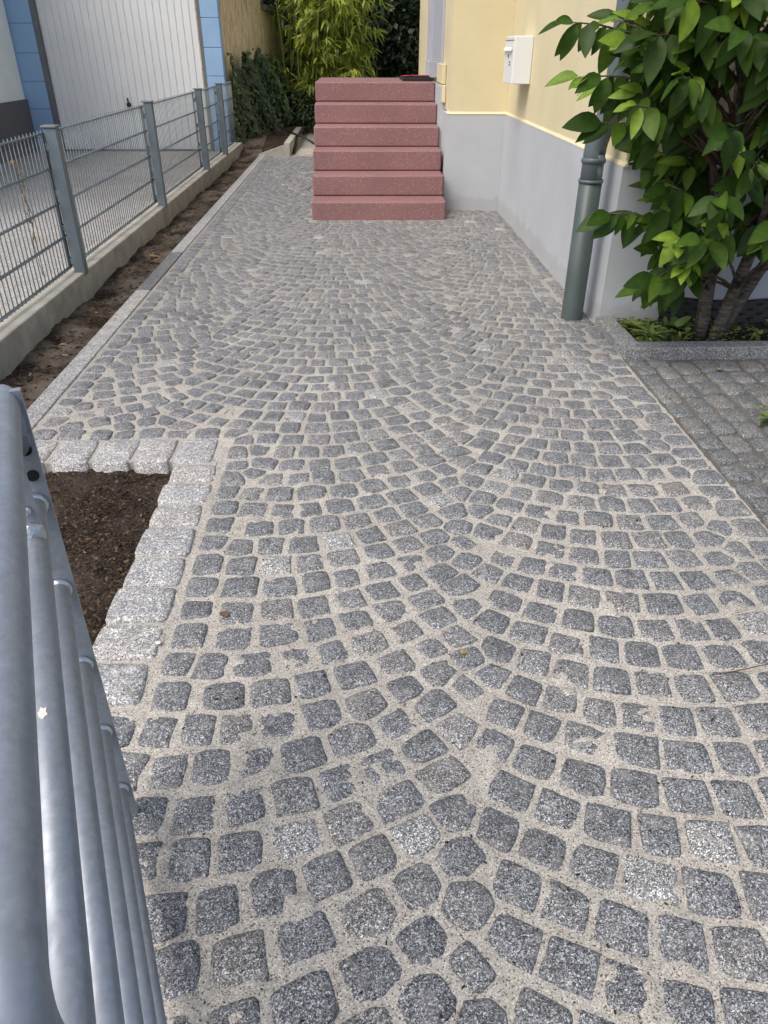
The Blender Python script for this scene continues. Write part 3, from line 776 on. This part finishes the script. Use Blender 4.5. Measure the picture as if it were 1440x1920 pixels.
# ------------------------------------------------------------ garage
GY = 11.9
ga = thing('garage', (-3.2, GY, 0), 'blue garage with white ribbed door behind the fence', 'garage')
MB().box(-4.75, -1.87, GY+.20, GY+6, -.1, 2.7).build('wall', M_BLUE, ga)
MB().box(-4.75, -1.845, GY+.01, GY+.199, 2.15, 2.7).build('lintel', M_BLUE, ga)
def pilaster(x0, x1, off):
    z = 0.0; k = 0
    while z < 2.14:
        h = .335 if (k or not off) else off; MB().box(x0, x1, GY-.012, GY+.198, z-(.1 if z == 0 else 0), min(2.145, z+h-.006), .006).build('block', M_BLUE, ga); z += h; k += 1
    MB().box(x0+.01, x1-.01, GY+.0, GY+.197, 0, 2.13).build('pier', M_BLUE, ga)
pilaster(-4.74, -4.32, .20); pilaster(-2.085, -1.845, .27)
fr = MB().box(-4.318, -4.262, GY+.0, GY+.15, -.02, 2.149); fr.box(-2.135, -2.087, GY+.0, GY+.15, -.02, 2.149); fr.box(-4.26, -2.137, GY+.02, GY+.15, 2.09, 2.148)
fr.build('door_frame', M_STEELG, ga)
gd = MB().box(-4.26, -2.137, GY+.09, GY+.12, .012, 2.088).build('garage_door', M_DOORW, ga)
n = 22; pw = (4.255-2.142)/n
for i in range(n):
    x = -4.255+i*pw; m2 = MB()
    v = [(x+.002, GY+.09, .02), (x+.012, GY+.072, .02), (x+pw-.012, GY+.072, .02), (x+pw-.002, GY+.09, .02)]
    v += [(a, b, 2.08) for a, b, c in v]
    m2.add(v, [(0, 1, 5, 4), (1, 2, 6, 5), (2, 3, 7, 6), (3, 2, 1, 0), (4, 5, 6, 7)]); m2.build('panel', M_DOORW, gd)
hd = MB(); lathe(hd, -3.235, GY+.05, [(.03, .565), (.03, .60)], 12); hd.tube([(-3.235, GY+.075, .585), (-3.235, GY+.04, .585)], .03, 12); hd.tube([(-3.235, GY+.04, .585), (-3.235, GY+.035, .67)], .011, 8); hd.build('handle', M_INK, gd)
MB().box(-4.26, -2.137, GY+.05, GY+.088, -.02, .011).build('threshold', M_STEELG, ga)
MB().box(-5.0, -1.83, GY-.15, GY+6.1, 2.71, 2.85).build('roof', M_ROOFCAP, ga)
nh = thing('neighbour_house', (-6, 10, 0), 'pale blue rough plastered house with dark grey plinth at the left edge', 'house')
MB().box(-9, -4.60, 6.0, GY-.03, -.1, .655).build('plinth', M_DARKPLINTH, nh)
MB().box(-9, -4.625, 6.02, GY-.05, .656, 3.6).build('wall', M_LIGHTBLUE, nh)
MB().box(-9.2, -4.5, 5.8, GY+1, 3.61, 3.8).build('roof', M_ROOFCAP, nh)

# ------------------------------------------------------------ old wall with ivy
ow = thing('old_wall', (-1.7, 14, 0), 'weathered ochre flaking wall beside the blue garage', 'wall')
def slab(x0, y0, x1, y1, z0, z1, th):
    d = Vector((x1-x0, y1-y0, 0)).normalized(); n_ = Vector((-d.y, d.x, 0))*th
    v = [(x0, y0, z0), (x1, y1, z0), (x1+n_.x, y1+n_.y, z0), (x0+n_.x, y0+n_.y, z0)]; v += [(a, b, z1) for a, b, c in v]
    return MB().add(v, [(3,2,1,0),(4,5,6,7),(0,1,5,4),(1,2,6,5),(2,3,7,6),(3,0,4,7)])
slab(-1.86, 11.92, -1.58, 14.8, -.1, 2.6, .3).build('render_face', M_OLDWALL, ow)
slab(-1.575, 14.82, -1.44, 16.9, -.1, 1.80, .3).build('shed_wall', M_OLDWALL, ow)
slab(-1.50, 14.75, -1.36, 17.0, 1.801, 1.88, .5).build('shed_roof', M_ROOFCAP, ow)
iv = thing('ivy', (-1.5, 13, 0), 'dark green ivy climbing the lower half of the weathered wall', 'ivy')
mb = MB(); G4 = leaf_geo(3, .2, .1, .42)
for k in range(6200):
    t = rs.random()**.85; y = 12.0+3.3*t
    top = 1.04-.2*t+.10*math.sin(y*9)+.07*math.sin(y*23)
    z = .02+.14*min(1, t*3)+(top)*rs.random()**.8
    xw = -1.83+.13*t*1.4; bul = (.10+.46*min(1, t*1.6)*(1-.55*(z/1.2)**2))*(.82+.18*math.sin(y*7+z*6))
    x = xw+bul*(1-.35*rs.random()**2)
    put_leaf(mb, G4, (x, y, z), (rs.gauss(.5, .6), rs.gauss(-.4, .6), rs.gauss(-.9, .4)), (.8, -.6, .5), rs.uniform(.04, .085), max(0, min(1, rs.gauss(.45, .25)+.3*(t > .6))))
mb.build('leaves', M_IVY, iv, True, kind='stuff', tint=True)
for k in range(7):
    y = 12.1+k*.45; x = -1.82+.05*k*.45*2
    MB().tube([(x+.06, y, -.05), (x+.04, y+.1, .5), (x+.03, y+.02, 1.0)], [.012, .009, .005], 6).build('vine_stem', M_TWIG, iv)

# ------------------------------------------------------------ bamboo, hedge and trees behind
bb = thing('bamboo', (-.5, 15.6, 0), 'bright yellow green bamboo clump behind the red stairs', 'bamboo')
G5 = leaf_geo(3, .35, .1, .10); mb = MB()
for k in range(34):
    x = rs.uniform(-1.25, .12); y = rs.uniform(14.9, 16.3); lean = Vector((rs.gauss(0, .22), rs.gauss(-.15, .2), 0)); H = rs.uniform(2.3, 4.2)
    pts = [(x+lean.x*t*t*1.4, y+lean.y*t*t*1.4, H*t) for t in (0, .2, .4, .6, .8, 1)]
    MB().tube(pts, [.016, .015, .013, .010, .007, .003], 6).build('culm', M_CULM, bb, True)
    for q in range(46):
        t = rs.uniform(.16, 1); i0 = min(4, int(t*5)); p = Vector(pts[i0]).lerp(Vector(pts[i0+1]), t*5-i0)
        a = rs.uniform(0, 2*PI); R_ = rs.uniform(.08, .45)*(1.1-.4*t); p = p+Vector((math.cos(a)*R_, math.sin(a)*R_, rs.gauss(0, .05)))
        hue = max(0, min(1, rs.gauss(.45, .26)))
        for m_ in range(rs.randint(3, 5)):
            put_leaf(mb, G5, p+Vector((rs.gauss(0, .03), rs.gauss(0, .03), rs.gauss(0, .03))), (math.cos(a)+rs.gauss(0, .6), math.sin(a)+rs.gauss(0, .6), rs.uniform(-1.2, .3)), (0, -.3, 1), rs.uniform(.12, .24), hue)
mb.build('foliage', M_BAMBOO, bb, True, kind='stuff', tint=True)
G6 = leaf_geo(2, .2, .1, .36)
def mass(mb, c, r, n, L, tn=(.45, .25), zmin=0.02):
    k = 0
    while k < n:
        u = Vector((rs.gauss(0, 1), rs.gauss(0, 1), rs.gauss(0, 1))).normalized()*rs.random()**.28
        p = Vector((c[0]+u.x*r[0], c[1]+u.y*r[1], c[2]+u.z*r[2]))
        k += 1
        if p.z < zmin: continue
        d = u+Vector((rs.gauss(0, .6), rs.gauss(0, .6), rs.gauss(-.4, .5)))
        put_leaf(mb, G6, p, d, (rs.gauss(0, .5), rs.gauss(-.4, .5), 1), L*rs.uniform(.6, 1.2), max(0, min(1, rs.gauss(*tn))))
def tree(x, y, h, clumps, label, n=700, L=.13):
    t = thing('evergreen_tree', (x, y, 0), label, 'tree', 'dark trees behind the garden')
    MB().tube([(x, y, -.1), (x+.05, y, h*.3), (x-.05, y, h*.6), (x, y, h*.95)], [.13, .11, .08, .03], 10).build('trunk', M_BARK, t, True)
    for a in range(6):
        an = a*1.9; MB().tube([(x, y, h*(.25+.1*a)), (x+math.cos(an)*.5, y+math.sin(an)*.5, h*(.35+.1*a)), (x+math.cos(an)*1., y+math.sin(an)*1., h*(.42+.1*a))], [.05, .035, .012], 6).build('limb', M_BARK, t, True)
    m2 = MB()
    for (cx, cy, cz, r) in clumps: mass(m2, (x+cx, y+cy, cz), (r, r, r*.8), n, L)
    m2.build('crown', M_TREE, t, True, kind='stuff', tint=True)
tree(.9, 17.6, 5.5, [(rs.uniform(-.9, .9), rs.uniform(-.8, .8), .5+.33*i, rs.uniform(.6, .95)) for i in range(15)], 'tall dark evergreen tree beside the yellow house', 900)
tree(-.5, 18.6, 5.5, [(rs.uniform(-1.0, 1.0), rs.uniform(-.7, .7), .4+.36*i, rs.uniform(.6, 1.)) for i in range(13)], 'dark evergreen tree behind the bamboo', 700)
tree(-2.0, 18.9, 5.2, [(rs.uniform(-.9, .9), rs.uniform(-.6, .6), .5+.4*i, rs.uniform(.7, 1.)) for i in range(11)], 'dark evergreen tree behind the shed roof', 600)
tree(2.6, 18.8, 5.2, [(rs.uniform(-.9, .9), rs.uniform(-.6, .6), .5+.4*i, rs.uniform(.7, 1.)) for i in range(9)], 'dark evergreen tree behind the house', 400)
hg = thing('clipped_hedge', (-.5, 15, 0), 'low dark green hedge between ivy and red stairs', 'hedge'); m2 = MB()
for i in range(4): mass(m2, (-.95+.3*i, 14.6+.1*i, .34), (.26, .3, .36), 700, .06, (.62, .25), .1)
m2.build('foliage', M_TREE, hg, True, kind='stuff', tint=True)
for i in range(4): MB().tube([(-.95+.3*i, 14.6+.1*i, -.05), (-.93+.3*i, 14.6+.1*i, .3)], .012, 6).build('stem', M_TWIG, hg)
bh = thing('tall_hedge', (0, 21.5, 0), 'tall dark hedge closing the garden far behind the trees', 'hedge'); m2 = MB()
for i in range(13): mass(m2, (-4+.75*i, 21.5+rs.uniform(-.3, .3), 1.6), (.8, .6, 1.9), 420, .2, (.3, .2))
m2.build('foliage', M_TREE, bh, True, kind='stuff', tint=True)
for i in range(7): MB().tube([(-4+1.5*i, 21.5, -.1), (-4+1.5*i, 21.5, 3)], .05, 6).build('stem', M_BARK, bh)
ws = thing('garden_wall', (0, 22.6, 0), 'shaded garden wall hidden behind the tall hedge', 'wall')
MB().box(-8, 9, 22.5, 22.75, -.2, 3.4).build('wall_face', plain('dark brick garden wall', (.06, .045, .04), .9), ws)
hz = MB(); pts = [(-1.10, 12.9, .17), (-.95, 12.5, .17), (-.78, 12.3, .13), (-.62, 12.3, .03), (-.3, 12.5, .02), (.2, 12.6, .02)]
tag(hz.tube(pts, .014, 8).build('garden_hose', M_RUBBER, None, True), 'black hose running over the kerb behind the stairs', 'hose')

# ------------------------------------------------------------ things on the landing
tr = thing('boot_tray', (.64, 8.9, .997), 'black rubber boot tray on the top landing', 'tray')
MB().box(.46, .75, 8.45, 9.15, .9985, 1.006).build('base', M_RUBBER, tr)
r_ = MB()
for a in ((.45, .46, 8.44, 9.16), (.75, .757, 8.44, 9.16), (.4605, .7495, 8.44, 8.45), (.4605, .7495, 9.15, 9.16)): r_.box(*a, .9985, 1.022)
r_.build('rim', M_RUBBER, tr)
br = thing('hand_brush', (.6, 9.2, 1.0), 'red hand brush lying behind the black tray', 'brush')
MB().box(.60, .78, 9.20, 9.26, 1.015, 1.03, .006).build('brush_back', M_RED, br)
MB().box(.61, .77, 9.205, 9.255, .998, 1.014).build('bristles', M_INK, br)
MB().tube([(.61, 9.23, 1.022), (.54, 9.22, 1.024), (.46, 9.2, 1.014)], [.008, .006, .008], 8).build('handle', M_RED, br, True)

# ------------------------------------------------------------ galvanised railing in the foreground
def cw(lat, fwd, z): return Vector((fwd*math.sin(YAW)+lat*math.cos(YAW), fwd*math.cos(YAW)-lat*math.sin(YAW), z))
FE = (-.508, .90); DIR = Vector((-.442, 1.0)).normalized()
def rp(s, z, off=0.):        # s metres from the far end towards the viewer, off = sideways to the right
    return cw(FE[0]-DIR.x*s+DIR.y*off, FE[1]-DIR.y*s-DIR.x*off, z)
rl = thing('bar_railing', rp(.4, 0), 'galvanised steel railing with round horizontal bars in the left foreground', 'railing')
ax = (rp(0, 0)-rp(1, 0)).normalized(); sd = Vector((ax.y, -ax.x, 0))
zt = .872; top = []
for k in range(7):
    a = PI/2*k/6; top.append(rp(-.012+.045*(1-math.sin(a)), zt-.045*(1-math.cos(a)) if False else zt-.045+.045*math.sin(a)))
top = [rp(-.012, .815)]+top
nb = []
for k in range(7):
    a = PI/2*k/6; nb.append(rp(.772+.027*math.sin(a), zt-.027*(1-math.cos(a))))
MB().tube(top+[rp(.4, zt)]+nb+[rp(.799, -.05)], .0225, 20).build('top_rail', M_GALV, rl, True)
sti = MB().obox(rp(.004, .42, .006), ax*.006, sd*.021, Vector((0, 0, .47))).build('end_plate', M_GALV, rl)
for z in (.805, .765):
    MB().tube([rp(.0101, z, .013), rp(.0125, z, .013)], .0085, 14).build('hole_shade_disc', M_BLACK, sti)  # black disc on the plate paints the dark inside of a hole
for z in (.72, .567, .408, .246, .088):
    b_ = MB().tube([rp(.012, z, .003), rp(.79, z, .003)], .0172, 18).build('bar', M_GALV, rl, True)
    wv = MB(); wv.tube([rp(.0105, z, .003), rp(.016, z, .003), rp(.022, z, .003)], [.0195, .0205, .0172], 18); wv.build('weld', M_WELD, b_, True)
wc = MB(); vv = []
for k in range(11):
    q = 2*PI*k/11; rr = .0055*(.7+.45*math.sin(3*q+1)**2); vv.append(rp(.452+rr*1.5*math.cos(q), .7377, .002+rr*.8*math.sin(q)))
wc.add([tuple(p) for p in vv]+[tuple(p-Vector((0, 0, .0015))) for p in vv], [tuple(range(11))]+[(k, k+11, (k+1) % 11+11, (k+1) % 11) for k in range(11)])
wc.build('paint_fleck', M_PEBBLE, rl)
hp = MB().obox(rp(.115, .785, -.002), ax*.003, sd*.0175, Vector((0, 0, .072))).build('hanger_plate', M_GALV, rl)
MB().tube([rp(.119, .772, .004), rp(.124, .772, .004)], [.0065, .005], 12).build('bolt', M_WELD, hp, True)
MB().tube([rp(.116, .735), rp(.124, .737), rp(.13, .736)], [.0185, .0195, .0172], 18).build('weld', M_WELD, hp, True)

# ------------------------------------------------------------ small litter
def litter(name, x, y, label, L, tint, a, z=.008, mat=M_DRY, geo=G3, cat='leaf'):
    mb = MB(); put_leaf(mb, geo, (x, y, z), (math.cos(a), math.sin(a), .12), (0, 0, 1), L, tint)
    mb.v = mb.v+[(p[0], p[1], p[2]-.0012) for p in mb.v]; n = len(mb.t); mb.t += mb.t; mb.f += [tuple(i+n for i in reversed(q)) for q in mb.f]
    tag(mb.build(name, mat, None, True, (x, y, z), tint=True), label, cat)
litter('fallen_leaf', .235, 1.345, 'small orange bud scale on the setts at mid picture', .022, .62, .2)
litter('fallen_leaf', -.36, 1.50, 'crumpled brown leaf on the setts near the pale edging', .035, .12, 2.4)
litter('fallen_leaf', 1.67, 3.22, 'small yellow leaf on the old setts before the planter', .03, 1., .3, .006)
litter('fallen_leaf', -1.56, 3.72, 'orange brown leaf on the soil beside the fence kerb', .05, .5, .5, -.03)
litter('fallen_leaf', -1.55, 5.6, 'curled brown leaf on the soil halfway along the fence', .09, .4, .2, -.02)
litter('fallen_leaf', -1.06, 2.28, 'pale dry leaf at the far edge of the front soil bed', .045, .8, .9, -.045, geo=G2)
litter('fallen_leaf', -1.13, 2.30, 'straw coloured leaf beside the railing on the front soil bed', .04, .8, .5, -.045, geo=G2)
mb = MB(); mb.tube([(.83, 1.255, .006), (.89, 1.262, .010), (.95, 1.275, .012), (1.0, 1.29, .006)], [.0012, .0016, .0015, .0008], 5)
tag(mb.build('dry_stalk', M_TWIG, None), 'thin dry stalk lying on the setts at the right', 'stalk')
def pebble(x, y, z, r, label):
    mb = MB(); v = []; n = 8
    for j, (rr, zz) in enumerate(((.6, 0), (1, .35), (.85, .75), (.3, .95))):
        for k in range(n): a = 2*PI*k/n; v.append((x+r*rr*math.cos(a)*1.2, y+r*rr*math.sin(a), z+r*zz*.8))
    f = [(j*n+k, j*n+(k+1) % n, (j+1)*n+(k+1) % n, (j+1)*n+k) for j in range(3) for k in range(n)]+[tuple(range(24, 32))]
    tag(mb.add(v, f).build('pebble', M_PEBBLE, None, True, (x, y, z)), label, 'pebble')
pebble(-.52, 1.405, .003, .007, 'white pebble on the sett beside the pale edging blocks')
pebble(-.80, 1.72, -.05, .006, 'small white pebble on the dark front soil')
pebble(-.99, 2.02, -.05, .006, 'small white pebble at the middle of the front soil bed')
cr = MB()
for k in range(420):
    x, y = rs.uniform(-.45, 1.2), .45+2.6*rs.random()**1.3; L = rs.uniform(.0012, .0034); a = rs.uniform(0, PI)
    cr.cur = rs.random()**2*.7; cr.obox((x, y, .004), Vector((math.cos(a), math.sin(a), 0))*L, Vector((-math.sin(a), math.cos(a), 0))*L*.45, Vector((0, 0, L*.4)))
tag(cr.build('debris_crumbs', M_CHIP, path, kind='stuff', tint=True))
S.render.engine = 'CYCLES'
